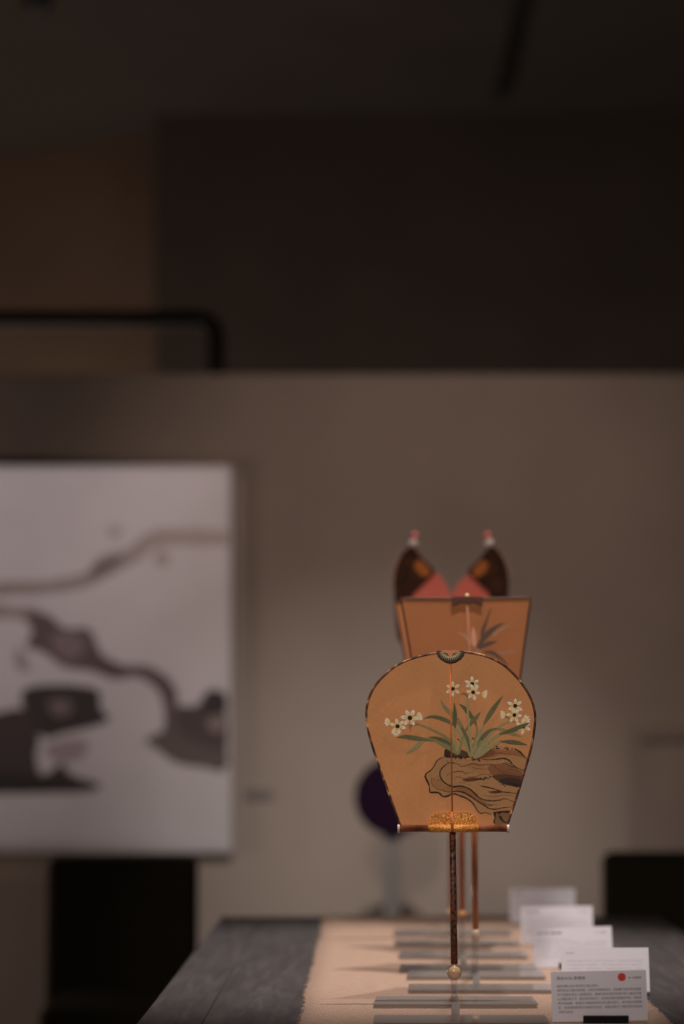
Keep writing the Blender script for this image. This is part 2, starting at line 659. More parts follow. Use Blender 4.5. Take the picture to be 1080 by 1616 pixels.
# ceiling track, its far end hanging in the picture
t = thing('track_rail', 'black lighting track running along the dark ceiling', 'track', (0.62, 9.9, CEIL))
MB().add(box(0.605, 0.66, 9.0, 11.45, CEIL - 0.05, CEIL - 0.002, 0.004)).build('rail', M['black_metal'], t)
MB().add(box(0.60, 0.665, 11.45, 11.48, CEIL - 0.055, CEIL - 0.002, 0.004)).build('end_cap', M['black_metal'], t)
# a spotlight head cut by the top edge
c = P(62, -12, 9.6)
t = thing('track_spotlight', 'black spotlight head hanging from the ceiling', 'lamp', (c.x, c.y, CEIL))
MB().add(tube([(c.x, c.y, CEIL - 0.001), (c.x, c.y, c.z + 0.05)], 0.012)).build('stem', M['black_metal'], t)
MB().add(box(c.x - 0.05, c.x + 0.05, c.y - 0.02, c.y + 0.02, CEIL - 0.03, CEIL - 0.001, 0.004)).build('mount', M['black_metal'], t)
MB().add(tube([c + Vector((-0.01, 0.08, 0.05)), c + Vector((0, 0, 0.02)), c + Vector((0.01, -0.12, -0.06))], [0.04, 0.055, 0.058], 16), True).build('head', M['black_metal'], t)

# bent pipe frame behind the partition
t = thing('pipe_frame', 'dark bent metal pipe frame standing behind the partition wall', 'frame', (P(342, 0, 9.0).x, 9.0, 0))
pa, pc = P(-420, 503, 9.0), P(342, 503, 9.0)
r = 0.07
arc = [(pc.x - r + r * math.sin(i * PI / 12), 9.0, pc.z - r + r * math.cos(i * PI / 12)) for i in range(7)]
arc2 = [(pa.x + r - r * math.cos(i * PI / 12), 9.0, pa.z - r + r * math.sin(i * PI / 12)) for i in range(7)]
MB().add(tube([(pa.x, 9.0, 0)] + arc2 + arc + [(pc.x, 9.0, 0)], 0.031, 14), True).build('pipe', M['black_metal'], t)
for x in (pa.x, pc.x):
    MB().add(lathe([(0.07, 0.0), (0.07, 0.012), (0.034, 0.016)], x, 9.0)).build('foot_plate', M['black_metal'], t)

# ------------------------------------------------------------------ ink painting on the wall
ZP = WALL - 0.055
p0, p1 = P(-330, 735, ZP), P(366, 1346, ZP)
t = thing('ink_painting', 'large pale canvas with a dark ink painting of branches and rocks on the wall', 'painting', ((p0.x + p1.x) / 2, WALL, p1.z))
MB().add(box(p0.x, p1.x, ZP, WALL - 0.0005, p1.z, p0.z, 0.004)).build('canvas', M['canvas'], t)
pt = Paint(ZP, 0.0012, 0.00006, 0.90)
R = lambda X, Y, w=None: (X / 2.16, 700 + Y / 2.16) if w is None else (X / 2.16, 700 + Y / 2.16, w / 2.16)
G1, G2, G3 = (112, 98, 94), (66, 54, 52), (42, 35, 34)
pt.stroke([R(-700, 470, 18), R(-300, 520, 26), R(0, 495, 22), R(150, 490, 22), R(300, 462, 24), R(360, 415, 36), R(450, 380, 26), R(520, 328, 30), R(620, 318, 28), R(778, 322, 26)], (104, 91, 88), (124, 112, 106), 8, 0.15)
pt.stroke([R(300, 450, 8), R(355, 420, 24), R(420, 390, 10)], (88, 76, 74), None, 6, 0.2)
pt.dot(*R(390, 300), 11, (128, 115, 111))
pt.dot(*R(552, 392), 13, (122, 110, 106))
pt.stroke([R(-600, 640, 30), R(-200, 560, 26), R(0, 572, 22), R(130, 582, 26)], (112, 98, 94), None, 6, 0.2)
pt.poly([R(*p) for p in curve([(85, 585), (160, 580), (220, 628), (300, 630), (330, 680), (350, 720), (420, 755), (500, 758), (570, 795), (605, 850), (605, 905), (640, 912), (690, 880), (770, 900), (768, 1105), (700, 1104), (600, 1088), (530, 1035), (495, 1010), (552, 985), (560, 910), (535, 838), (470, 795), (390, 802), (310, 775), (220, 762), (150, 712), (90, 690), (110, 640)], 4, True)], (70, 58, 56))
pt.poly([R(*p) for p in curve([(180, 650), (260, 650), (290, 700), (240, 740), (190, 710)], 4, True)], (92, 78, 78))
pt.poly([R(*p) for p in curve([(300, 690), (360, 730), (430, 765), (400, 790), (320, 765)], 4, True)], G2)
pt.poly([R(*p) for p in curve([(500, 1010), (560, 985), (640, 1030), (765, 1060), (765, 1105), (620, 1090), (540, 1045)], 4, True)], (72, 62, 58))
pt.poly([R(*p) for p in curve([(600, 900), (680, 900), (760, 930), (765, 1040), (680, 1020), (620, 980)], 4, True)], (58, 48, 46))
pt.dot(*R(732, 882), 21, G3, 14)
pt.dot(*R(738, 955), 14, (98, 84, 80), 10)
pt.poly([R(*p) for p in curve([(80, 840), (200, 822), (330, 838), (342, 900), (372, 940), (300, 968), (220, 985), (150, 1000), (90, 930)], 4, True)], G3)
pt.poly([R(*p) for p in curve([(165, 880), (230, 872), (245, 915), (190, 930)], 4, True)], (84, 72, 72))
pt.poly([R(*p) for p in curve([(-420, 1000), (-250, 900), (-60, 925), (80, 905), (132, 1000), (122, 1060), (140, 1128), (185, 1108), (210, 1088), (245, 1130), (340, 1162), (280, 1186), (0, 1188), (-300, 1180)], 4, True)], (48, 39, 38))
pt.poly([R(*p) for p in curve([(-200, 1130), (0, 1120), (150, 1140), (330, 1165), (200, 1188), (-200, 1186)], 4, True)], (34, 28, 27))
pt.poly([R(*p) for p in curve([(150, 1035), (240, 1005), (300, 1020), (270, 1075), (190, 1080)], 4, True)], (118, 104, 102))
pt.stroke([R(60, 700, 12), R(75, 750, 20), R(100, 770, 8)], (116, 104, 101), None, 6, 0.2)
pt.build('ink_print', t, M['ink'])
# unseen box added round the picture spot: its opening keeps the light on the canvas
k = 0.25 / (ZP - PIC_SPOT.y)
g = lambda q: PIC_SPOT.lerp(q, k)
ga, gb = g(Vector((p0.x - 0.01, ZP, p0.z + 0.008))), g(Vector((p1.x + 0.008, ZP, p1.z - 0.008)))
lbox = thing('picture_light_box', 'unseen black box added to crop the picture light to the canvas', 'lamp', (PIC_SPOT.x, PIC_SPOT.y, CEIL))
gy = PIC_SPOT.y + 0.25
for q in ((ga.x - 0.1, ga.x, gb.z - 0.1, ga.z + 0.1), (gb.x, gb.x + 0.1, gb.z - 0.1, ga.z + 0.1), (ga.x, gb.x, ga.z, ga.z + 0.1), (ga.x, gb.x, gb.z - 0.1, gb.z)):
    MB().add(box(q[0], q[1], gy, gy + 0.002, q[2], q[3] if q[3] <= ga.z else 4.1)).build('shutter', M['black_metal'], lbox)
gx0, gx1, gz0, gz1 = ga.x - 0.1, gb.x + 0.1, gb.z - 0.1, 4.1
MB().add(box(gx0 - 0.004, gx0, PIC_SPOT.y - 0.1, gy, gz0, gz1)).add(box(gx1, gx1 + 0.004, PIC_SPOT.y - 0.1, gy, gz0, gz1)).add(box(gx0, gx1, PIC_SPOT.y - 0.1, gy, gz1, gz1 + 0.004)).add(box(gx0, gx1, PIC_SPOT.y - 0.1, gy, gz0 - 0.004, gz0)).add(box(gx0, gx1, PIC_SPOT.y - 0.104, PIC_SPOT.y - 0.1, gz0, gz1)).build('box_shell', M['black_metal'], lbox)
MB().add(tube([(PIC_SPOT.x, PIC_SPOT.y, gz1 + 0.004), (PIC_SPOT.x, PIC_SPOT.y, CEIL - 0.001)], 0.012)).build('stem', M['black_metal'], lbox)
# wall caption beside it
c0, c1 = P(386, 1246, WALL), P(430, 1262, WALL)
t = thing('wall_caption', 'small dim grey caption plate on the wall beside the ink painting', 'caption', ((c0.x + c1.x) / 2, WALL, c1.z))
MB().add(box(c0.x, c1.x, WALL - 0.008, WALL - 0.0005, c1.z, c0.z, 0.002)).build('plate', M['plaque'], t)

# ------------------------------------------------------------------ chairs and the round stand behind the table
def chair(x0, x1, yb, top, label):
    t = thing('upholstered_chair', label, 'chair', ((x0 + x1) / 2, yb - 0.25, 0), 'dark chairs behind the table')
    xm, hw = (x0 + x1) / 2, (x1 - x0) / 2
    v, f = box(-hw, hw, -0.04, 0.04, 0.38, top, 0.03, 4)
    v = [(xm + x, yb + y + 0.10 * (z - 0.4) - 0.35 * x * x, z) for x, y, z in v]      # gently dished and reclined
    MB().add((v, f), True).build('backrest', M['chair_cloth'], t)
    MB().add(box(x0 + 0.045, x1 - 0.03, yb - 0.52, yb - 0.05, 0.38, 0.475, 0.03, 4), True).build('seat_cushion', M['chair_cloth'], t)
    MB().add(box(x0 + 0.046, x1 - 0.032, yb - 0.50, yb + 0.02, 0.10, 0.385, 0.012, 2)).build('base', M['chair_cloth'], t)
    for sx in (x0 + 0.07, x1 - 0.06):
        for sy in (yb - 0.46, yb - 0.03):
            MB().add(tube([(sx, sy, 0), (sx, sy, 0.11)], [0.013, 0.019])).build('leg', M['chair_leg'], t)
    return t


chair(P(74, 0, 6.7).x, P(312, 0, 6.7).x, 6.7, P(0, 1352, 6.72).z, 'dark upholstered chair under the ink painting')
chair(P(952, 0, 6.7).x, P(1200, 0, 6.7).x, 6.7, P(0, 1344, 6.72).z, 'dark upholstered chair behind the far corner of the table, away from the painting')

ZD = 7.3
c = P(621, 1258, ZD)
rad = 61 * ZD / F
t = thing('round_panel_stand', 'dark purple round panel on a slim grey post behind the table', 'stand', (c.x, ZD, 0))
v, f = tube([(c.x, ZD - 0.012, c.z), (c.x, ZD - 0.009, c.z), (c.x, ZD + 0.009, c.z), (c.x, ZD + 0.012, c.z)], [rad - 0.004, rad, rad, rad - 0.004], 48)
MB().add((v, f)).build('disc', M['purple'], t)
hw = 13.5 * ZD / F
xp = P(619, 0, ZD).x
MB().add(box(xp - hw, xp + hw, ZD + 0.013, ZD + 0.035, 0.018, c.z + 0.03, 0.003)).build('post', M['post'], t)
MB().add(lathe([(0.16, 0.0), (0.16, 0.014), (0.15, 0.019)], xp, ZD + 0.024, 40)).build('base', M['post'], t)

# ------------------------------------------------------------------ the table
TX0, TX1, TY0, TY1 = -0.340, 0.672, 2.95, 5.61
t = thing('display_table', 'long dark grey wooden table with a plain framed top', 'table', ((TX0 + TX1) / 2, (TY0 + TY1) / 2, 0))
zt, zb = TABLE, TABLE - 0.035
rw, jt = 0.095, 0.0004
MB().add(box(TX0, TX0 + rw, TY0, TY1, zb, zt, 0.002)).build('side_rail', M['table'], t)
MB().add(box(TX1 - rw, TX1, TY0, TY1, zb, zt, 0.002)).build('side_rail', M['table'], t)
MB().add(box(TX0 + rw + jt, TX1 - rw - jt, TY0, TY0 + rw, zb, zt, 0.002)).build('end_rail', M['table'], t)
MB().add(box(TX0 + rw + jt, TX1 - rw - jt, TY1 - rw, TY1, zb, zt, 0.002)).build('end_rail', M['table'], t)
xs = [TX0 + rw + (TX1 - TX0 - 2 * rw) * i / 4 for i in range(5)]
for i in range(4):
    MB().add(box(xs[i] + jt, xs[i + 1] - jt, TY0 + rw + jt, TY1 - rw - jt, zb, zt - 0.0006, 0.0015)).build('plank', M['table'], t)
for x in (TX0 + 0.05, TX1 - 0.05):
    for y in (TY0 + 0.06, TY1 - 0.06):
        MB().add(box(x - 0.03, x + 0.03, y - 0.03, y + 0.03, 0, zb, 0.003)).build('leg', M['table'], t)
for x in (TX0 + 0.05, TX1 - 0.05):
    MB().add(box(x - 0.012, x + 0.012, TY0 + 0.09, TY1 - 0.09, zb - 0.09, zb - 0.0005)).build('apron', M['table'], t)
for y in (TY0 + 0.06, TY1 - 0.06):
    MB().add(box(TX0 + 0.08, TX1 - 0.08, y - 0.012, y + 0.012, zb - 0.09, zb - 0.0005)).build('apron', M['table'], t)

# linen runner with ragged selvedges, falling over the far end
CLOTH = 0.0022
RX0, RX1 = -0.100, 0.437
ny, nx = 300, 14
prof = []                                    # (y, z) along the length
for i in range(ny + 1):
    s = i / ny * (TY1 - TY0 - 0.05)
    prof.append((TY0 + 0.05 + s, 0.0))
for i in range(1, 9):
    an = i / 8 * PI / 2
    prof.append((TY1 + 0.004 * math.sin(an), -0.004 * (1 - math.cos(an))))
for i in range(1, 9):
    prof.append((TY1 + 0.004 + 0.0005 * i, -0.004 - 0.02 * i))
v, f = [], []
el = er = 0.0
edges = []
for i, (y, z) in enumerate(prof):
    el = el * 0.72 + random.uniform(-1, 1) * 0.0012
    er = er * 0.72 + random.uniform(-1, 1) * 0.0012
    x0, x1 = RX0 + el + 0.0012 * math.sin(y * 9), RX1 + er + 0.003 * math.sin(y * 7 + 1)
    edges.append((x0, x1, y, z))
    for j in range(nx + 1):
        x = x0 + (x1 - x0) * j / nx
        ripple = 0.0006 * (1 + math.sin(y * 23 + j)) if z == 0 else 0
        if j in (0, nx):
            ripple = 0
        v.append((x, y + (0.002 if z < 0 else 0), TABLE + CLOTH + z + ripple * 0.5))
w = nx + 1
for i in range(len(prof) - 1):
    for j in range(nx):
        f.append((i * w + j, i * w + j + 1, (i + 1) * w + j + 1, (i + 1) * w + j))
n = len(v)
for i, (x0, x1, y, z) in enumerate(edges):                     # hems, down to the table
    for x in (x0 - 0.0003, x1 + 0.0003):
        v.append((x, y + (0.0008 if z < 0 else 0), TABLE + 0.0002 + z))
for i in range(len(prof) - 1):
    f.append((i * w, (i + 1) * w, n + 2 * (i + 1), n + 2 * i))
    f.append((i * w + nx, (i + 1) * w + nx, n + 2 * (i + 1) + 1, n + 2 * i + 1))
t = thing('table_runner', 'natural linen table runner with frayed edges along the grey table', 'table runner', ((RX0 + RX1) / 2, 4.2, TABLE))
MB().add((v, f), True).build('cloth', M['linen'], t)
fr = MB()
for x0, x1, y, z in edges:
    if z < 0:
        continue
    for x, s in ((x0, -1), (x1, 1)):
        for k in range(2):
            if random.random() < 0.55:
                yy = y + random.uniform(-0.004, 0.004)
                ln = random.uniform(0.002, 0.006)
                fr.add(tube([(x - s * 0.002, yy, TABLE + 0.0016), (x + s * ln * 0.6, yy + random.uniform(-0.002, 0.002), TABLE + 0.0014), (x + s * ln, yy + random.uniform(-0.004, 0.004), TABLE + 0.0008)], 0.00045, 4, False))
fr.build('frayed_threads', M['linen'], t, 'stuff')
TOP = TABLE + CLOTH + 0.0008

# ------------------------------------------------------------------ clear stands
def slat_poly(x0, x1, y0, y1, c=0.008):
    pts = []
    for cx, cy, a0 in ((x1 - c, y1 - c, 0), (x0 + c, y1 - c, 90), (x0 + c, y0 + c, 180), (x1 - c, y0 + c, 270)):
        for i in range(5):
            a = math.radians(a0 + i * 22.5)
            pts.append((cx + c * math.cos(a), cy + c * math.sin(a)))
    return pts


STANDS = [  # tube x, rear slat y, front slat y, half width, label
    (P(717, 0, 3.785).x, 3.775, 3.530, 0.127, 'clear acrylic fan stand holding the narcissus fan'),
    (P(750, 0, 4.2).x, 4.200, 3.975, 0.120, 'clear acrylic fan stand holding the orchid fan'),
    (P(729, 0, 4.6).x, 4.575, 4.325, 0.122, 'clear acrylic fan stand directly behind the orchid fan'),
    (P(713, 0, 5.1).x, 5.090, 4.830, 0.124, 'clear acrylic fan stand at the far end, holding the dark winged fan'),
]


def copy_part(o, parent):
    c = o.copy()
    C.objects.link(c)
    c.parent = parent
    OFF[c.name] = OFF[parent.name]
    return c


def stand(i):
    x, yr, yf, hw, label = STANDS[i]
    t = thing('fan_stand', label, 'stand', (x, yr, TOP), 'acrylic stands along the runner')
    z0, z1 = TOP + 0.0042, TOP + 0.0060
    for nm, y0, y1, ins in (('base_slat', yr - 0.058, yr + 0.058, 0.006), ('base_slat', yf - 0.05, yf + 0.05, 0.002)):
        pl = [(px_ + (ins if px_ < x else -0.25 * ins) * (py_ - y0) / (y1 - y0), py_) for px_, py_ in slat_poly(x - hw, x + hw, y0, y1, 0.006)]
        sl = MB().add(plate(pl, z0, z1)).build(nm, M['acrylic_slat'], t)
        for ax in (x - hw + 0.02, x + hw - 0.02):
            MB().add(lathe([(0.005, TOP), (0.005, z0 - 0.00005)], ax, (y0 + y1) / 2, 14)).build('pad', M['acrylic'], sl)
    xf = x - 0.0052
    yn, yk = yf + 0.0503, yr - 0.0583
    bar = [(x + 0.0062, yk), (x - 0.0062, yk), (xf - 0.0058, yn + 0.006), (xf - 0.003, yn + 0.001), (xf, yn), (xf + 0.003, yn + 0.001), (xf + 0.0058, yn + 0.006)]
    MB().add(plate(bar, z0, z1)).build('base_bar', M['acrylic_slat'], t)
    ro, ri, h = 0.0058, 0.0042, 0.252
    n = 20
    yt = yr + 0.010
    v, f = [], []
    for r, z in ((ro, z1), (ro, z1 + h), (ri, z1 + h), (ri, z1)):
        for j in range(n):
            v.append((x + r * math.cos(2 * PI * j / n), yt + r * math.sin(2 * PI * j / n), z))
    for k in range(4):
        for j in range(n):
            f.append((k * n + j, k * n + (j + 1) % n, ((k + 1) % 4) * n + (j + 1) % n, ((k + 1) % 4) * n + j))
    MB().add((v, f), True).build('tube', M['acrylic'], t)
    MB().add(lathe([(0.0085, z1), (0.0085, z1 + 0.002), (0.0062, z1 + 0.003)], x, yt, 20), True).build('socket', M['acrylic'], t)
    for zz, off in zip((z1 + 0.115, z1 + 0.236), [(-0.0009, -0.0026), (0.0, -0.0022), (-0.0013, -0.0026), (-0.0008, -0.0008)][i]):
        rx = 0.0077 + abs(off) / 2
        ring = [(x + off / 2 + rx * math.cos(2 * PI * k / 24), yt - 0.0098 + 0.0185 * math.copysign(abs(math.sin(2 * PI * k / 24)) ** 0.7, math.sin(2 * PI * k / 24)), zz) for k in range(24)]
        MB().add(tube(ring, 0.0006, 6, False, True), True).build('tie_ring', M['acrylic'], t)
    return t


for i in range(4):
    stand(i)

# ------------------------------------------------------------------ first fan: narcissus on a rock
Z1 = 3.765
K1 = Z1 / F                                 # metres per photo pixel at this fan
f1 = thing('silk_fan', 'golden silk hand fan painted with white narcissus growing on a brown rock', 'fan', (P(717, 0, Z1).x, Z1, P(0, 1546, Z1).z), 'silk hand fans on the runner')
A = lambda X, Y: (560 + X / 3.6, 1010 + Y / 3.6)
left = [(545, 66), (460, 75), (380, 90), (300, 115), (230, 150), (170, 200), (120, 255), (85, 320), (68, 390), (67, 450), (78, 520), (100, 600), (130, 690), (165, 790), (205, 900), (240, 1000), (258, 1050)]
right = [(545, 66), (620, 68), (700, 80), (780, 105), (850, 145), (910, 200), (955, 255), (990, 310), (1015, 370), (1025, 430), (1022, 500), (1010, 580), (985, 680), (955, 780), (925, 880), (895, 970), (868, 1050)]
lc = curve([A(*p) for p in left], 5)
rc = curve([A(*p) for p in right], 5)
outline = lc[::-1] + rc[1:]
MB().add(slab([(P(x, y, Z1).x, P(x, y, Z1).z) for x, y in outline], Z1 - 0.0003, Z1 + 0.0003)).build('silk_panel', M['silk_gold'], f1)
MB().add(tube([P(x, y, Z1) for x, y in outline], 1.9 * K1, 10), True).build('rim', M['tortoise'], f1)
MB().add(tube([P(711, 1044, Z1) + Vector((0, -0.0016, 0)), P(714, 1290, Z1) + Vector((0, -0.0016, 0))], 1.15 * K1, 8), True).build('rib', M['rib'], f1)

R3 = lambda X, Y, w=None: (660 + X / 5.4, 1050 + Y / 5.4) if w is None else (660 + X / 5.4, 1050 + Y / 5.4, w / 5.4)
R4 = lambda X, Y, w=None: (660 + X / 5.4, 1170 + Y / 5.4) if w is None else (660 + X / 5.4, 1170 + Y / 5.4, w / 5.4)
R5 = lambda X, Y, w=None: (590 + X / 8.307, 1105 + Y / 8.307) if w is None else (590 + X / 8.307, 1105 + Y / 8.307, w / 8.307)

# rock
rk = Paint(Z1)
INK, UM, WASH = (40, 25, 16), (84, 52, 32), (112, 76, 46)
rk.poly([R4(*p) for p in curve([(232, 118), (190, 145), (150, 170), (140, 205), (110, 245), (70, 275), (62, 300), (80, 340), (95, 380), (101, 430), (140, 435), (180, 440), (210, 470), (250, 466), (300, 446), (350, 460), (420, 490), (470, 530), (500, 580), (530, 613), (570, 610), (620, 622), (660, 600), (788, 592), (815, 520), (857, 400), (892, 270), (930, 150), (880, 92), (830, 62), (780, 66), (650, 64), (600, 95), (560, 128), (480, 160), (400, 150), (300, 130)], 4, True)], (121, 88, 57))
rk.poly([R4(*p) for p in curve([(480, 158), (540, 100), (620, 60), (720, 75), (800, 70), (860, 95), (900, 135), (820, 120), (720, 110), (620, 140), (560, 150)], 4, True)], (108, 70, 42))
rk.poly([R4(*p) for p in curve([(490, 150), (530, 100), (600, 66), (660, 84), (640, 118), (560, 142)], 4, True)], (86, 52, 31))
rk.poly([R4(*p) for p in curve([(340, 190), (460, 195), (600, 195), (700, 255), (860, 262), (885, 300), (700, 300), (560, 285), (460, 250)], 4, True)], (118, 82, 52))
rk.poly([R4(*p) for p in curve([(600, 215), (700, 190), (820, 225), (890, 262), (880, 300), (760, 290), (640, 290)], 4, True)], (96, 62, 38))
rk.poly([R4(*p) for p in curve([(640, 300), (720, 278), (800, 286), (885, 300), (888, 335), (868, 388), (780, 378), (700, 350)], 4, True)], (62, 40, 27))
rk.poly([R4(*p) for p in curve([(690, 330), (780, 310), (876, 330), (862, 385), (790, 374)], 4, True)], (44, 29, 22))
rk.poly([R4(*p) for p in curve([(190, 330), (215, 360), (290, 395), (400, 410), (470, 445), (440, 470), (360, 440), (250, 430), (150, 400), (110, 320), (150, 310)], 4, True)], (112, 78, 48))
rk.poly([R4(*p) for p in curve([(300, 390), (400, 392), (480, 440), (560, 510), (640, 545), (560, 550), (470, 490), (380, 440)], 4, True)], (100, 66, 40))
rk.poly([R4(*p) for p in curve([(380, 322), (450, 305), (530, 315), (500, 335), (420, 345)], 4, True)], (84, 52, 32))
rk.poly([R4(*p) for p in curve([(232, 66), (284, 84), (292, 136), (226, 132)], 3, True)], (46, 28, 18))
rk.poly([R4(*p) for p in curve([(285, 60), (350, 62), (430, 100), (440, 140), (330, 140), (290, 128)], 4, True)], (64, 40, 26))
rk.poly([R4(*p) for p in curve([(440, 20), (520, 40), (560, 92), (500, 140), (440, 130)], 4, True)], (118, 74, 45))
rk.poly([R4(*p) for p in [(638, 602), (700, 592), (788, 588), (778, 640), (760, 706), (700, 712), (662, 712), (640, 690), (652, 650)]], (92, 66, 44))
for s, wd in ((((215, 135), (185, 148), (155, 172), (140, 205), (110, 245), (74, 272), (62, 298), (80, 340), (97, 385), (102, 432), (140, 434), (180, 440), (210, 469), (250, 466), (300, 447), (350, 460), (420, 490), (470, 530), (502, 582), (532, 613), (575, 608), (628, 622)), 4.6),
              (((310, 186), (270, 182), (235, 200), (200, 235), (186, 275), (205, 330), (250, 368), (300, 386), (360, 381), (430, 400), (480, 440), (540, 490), (620, 506), (700, 500), (735, 488), (815, 512)), 4.2),
              (((290, 188), (332, 190), (370, 214), (430, 200), (470, 190), (530, 202), (600, 195), (640, 202), (682, 236), (722, 256), (800, 240), (842, 256), (893, 272)), 3.2),
              (((240, 292), (290, 266), (340, 255), (382, 258), (400, 274), (440, 264), (482, 270)), 3.0),
              (((310, 322), (336, 300), (400, 318), (442, 306), (482, 302), (560, 280), (648, 288)), 2.6),
              (((380, 330), (450, 326), (522, 322), (566, 330)), 3.6),
              (((530, 380), (580, 388), (640, 402), (702, 420)), 3.6),
              (((612, 430), (668, 436), (722, 430), (850, 446)), 3.6),
              (((205, 415), (260, 432), (332, 424), (402, 440), (452, 470), (512, 512), (560, 540), (602, 570), (660, 578), (722, 566), (797, 560)), 3.6),
              (((600, 536), (640, 541), (682, 536)), 2.2),
              (((545, 152), (602, 156), (680, 150), (732, 145), (782, 166), (822, 215), (880, 240), (900, 250)), 3.6),
              (((822, 62), (872, 92), (902, 126), (930, 150)), 4.0),
              (((640, 104), (700, 96), (752, 112), (832, 106)), 2.4),
              (((716, 186), (760, 196), (820, 222)), 3.4), (((740, 176), (800, 196), (856, 230)), 2.4),
              (((650, 282), (720, 268), (800, 272), (884, 292)), 2.6),
              (((150, 300), (190, 300), (160, 345)), 1.6), (((460, 222), (540, 236), (620, 232)), 1.8), (((330, 352), (420, 352)), 1.4),
              (((560, 460), (660, 470), (740, 456), (838, 470)), 1.6), (((120, 300), (112, 350), (150, 395), (215, 420)), 2.4)):
    m = len(s)
    rk.stroke([R4(x, y, wd * (0.45 + 1.1 * math.sin(PI * min(1, (i + 0.6) / m))) * random.uniform(0.75, 1.25)) for i, (x, y) in enumerate(s)], INK if wd > 3.3 else UM, None, 5, 0.18)
rk.poly([R4(*p) for p in [(640, 602), (700, 594), (786, 590), (770, 612), (720, 606), (690, 622), (668, 606), (660, 650), (652, 690), (664, 712), (642, 692), (652, 650)]], (38, 24, 17))
rk.poly([R4(*p) for p in curve([(686, 632), (712, 640), (728, 672), (756, 690), (736, 694), (704, 670)], 3, True)], (38, 24, 17))
rk.stroke([R4(600, 430, 3), R4(660, 432, 12), R4(690, 420, 6), R4(730, 434, 2)], (58, 36, 24))
DOT = (30, 24, 24)
for i in range(46):
    u = random.random()
    rk.dot(*R4(228 + 310 * u + random.uniform(-6, 6), 122 + 32 * u + random.uniform(-11, 13)), random.uniform(0.7, 1.6), DOT, 7)
for i in range(26):
    u = random.random()
    rk.dot(*R4(520 + 130 * u, 322 - 18 * u + random.uniform(-9, 9)), random.uniform(0.6, 1.3), DOT, 7)
for i in range(40):
    u = random.random()
    rk.dot(*R4(690 + 165 * u, 350 + 26 * u + random.uniform(-14, 12)), random.uniform(0.7, 1.5), DOT, 7)
for x, y, r in ((600, 16, 1.6), (606, 8, 1), (650, 56, 1), (666, 42, 1.3), (672, 58, 1.6), (688, 60, 1.5), (680, 44, .9), (706, 46, .8), (722, 58, .7), (742, 58, 1.4), (756, 50, 1.2), (762, 66, 1.5), (772, 56, 1.1), (802, 60, 1.2), (250, 170, .9), (300, 184, 1), (528, 168, .9), (700, 372, .8), (740, 382, 1.2), (430, 368, .8), (340, -18, 1.2), (352, -8, .9), (466, -26, 1.3), (474, -20, 1), (520, -12, 1), (290, -8, 1)):
    rk.dot(*R4(x, y), r, DOT, 7)
rk.build('rock_print', f1, M['print'])

# leaves and stems
lf = Paint(Z1, 0.0009)
DK, DK2, LT, LT2 = (66, 64, 40), (78, 74, 48), (108, 100, 68), (96, 90, 60)
def leaf(pts, col, col2=None, R=R3):
    lf.stroke([R(*p) for p in pts], col, col2)
leaf([(300, 500, 6), (350, 570, 15), (400, 660, 17), (448, 775, 12)], LT)
leaf([(-40, 482, 5), (0, 500, 7), (100, 540, 9), (200, 590, 10), (280, 650, 13), (335, 745, 13)], LT2)
leaf([(415, 700, 2), (480, 672, 18), (560, 612, 29), (640, 535, 24), (700, 488, 6)], LT2, LT, R5)
leaf([(300, 490, 2), (400, 480, 24), (500, 492, 31), (620, 510, 27), (720, 524, 12), (830, 545, 2)], DK, DK2, R5)
leaf([(60, 618, 2), (130, 632, 12), (200, 668, 17), (280, 710, 22), (345, 758, 12)], LT2)
leaf([(92, 612, 2), (150, 618, 12), (210, 638, 17), (272, 672, 12), (290, 690, 3)], DK)
leaf([(312, 520, 6), (312, 620, 9), (345, 755, 13)], LT)
leaf([(405, 556, 4), (372, 650, 12), (346, 755, 12)], LT2)
leaf([(48, 456, 2), (110, 438, 11), (190, 450, 17), (262, 480, 16), (320, 515, 8)], DK, DK2)
leaf([(488, 478, 6), (503, 560, 11), (492, 650, 14), (472, 775, 12)], LT2)
leaf([(348, 326, 2), (400, 368, 16), (450, 430, 18), (487, 486, 10), (496, 520, 4)], DK)
leaf([(532, 396, 2), (492, 448, 17), (444, 502, 15), (408, 556, 5)], DK2)
leaf([(330, 455, 16), (384, 550, 15), (428, 650, 15), (448, 740, 8)], DK2, DK)
leaf([(192, 292, 2), (228, 358, 15), (288, 416, 20), (345, 490, 15), (372, 530, 5)], LT2)
leaf([(308, 316, 2), (314, 400, 16), (313, 480, 17), (318, 535, 4)], DK)
leaf([(570, 488, 8), (520, 600, 14), (492, 690, 14), (468, 778, 12)], LT)
leaf([(720, 262, 2), (664, 340, 17), (610, 420, 21), (560, 505, 7)], DK, DK2)
leaf([(418, 270, 9), (425, 400, 9), (435, 530, 11), (450, 650, 12), (462, 780, 10)], LT)
leaf([(778, 478, 8), (700, 516, 8), (620, 580, 10), (540, 672, 11), (480, 775, 10)], LT)
leaf([(640, 536, 4), (730, 550, 13), (800, 580, 15), (880, 607, 2)], LT2)
leaf([(690, 538, 3), (622, 552, 12), (570, 592, 19), (528, 645, 12), (505, 690, 5)], DK2, DK)
leaf([(540, 640, 8), (500, 720, 13), (472, 782, 10)], LT2)
leaf([(720, 575, 12), (612, 640, 15), (530, 712, 16), (476, 780, 10)], LT)
leaf([(958, 488, 2), (882, 520, 17), (790, 558, 18), (690, 588, 5)], DK)
leaf([(712, 646, 8), (622, 690, 18), (540, 750, 21), (476, 788, 12)], LT)
leaf([(696, 648, 3), (780, 652, 18), (850, 660, 17), (930, 679, 2)], DK)
BR = (112, 72, 44)
for p in (((362, 252, 2), (385, 240, 8), (412, 250, 10), (428, 278, 7)), ((724, 458, 2), (742, 438, 7), (772, 446, 8), (788, 468, 4))):
    lf.stroke([R3(*q) for q in p], BR)
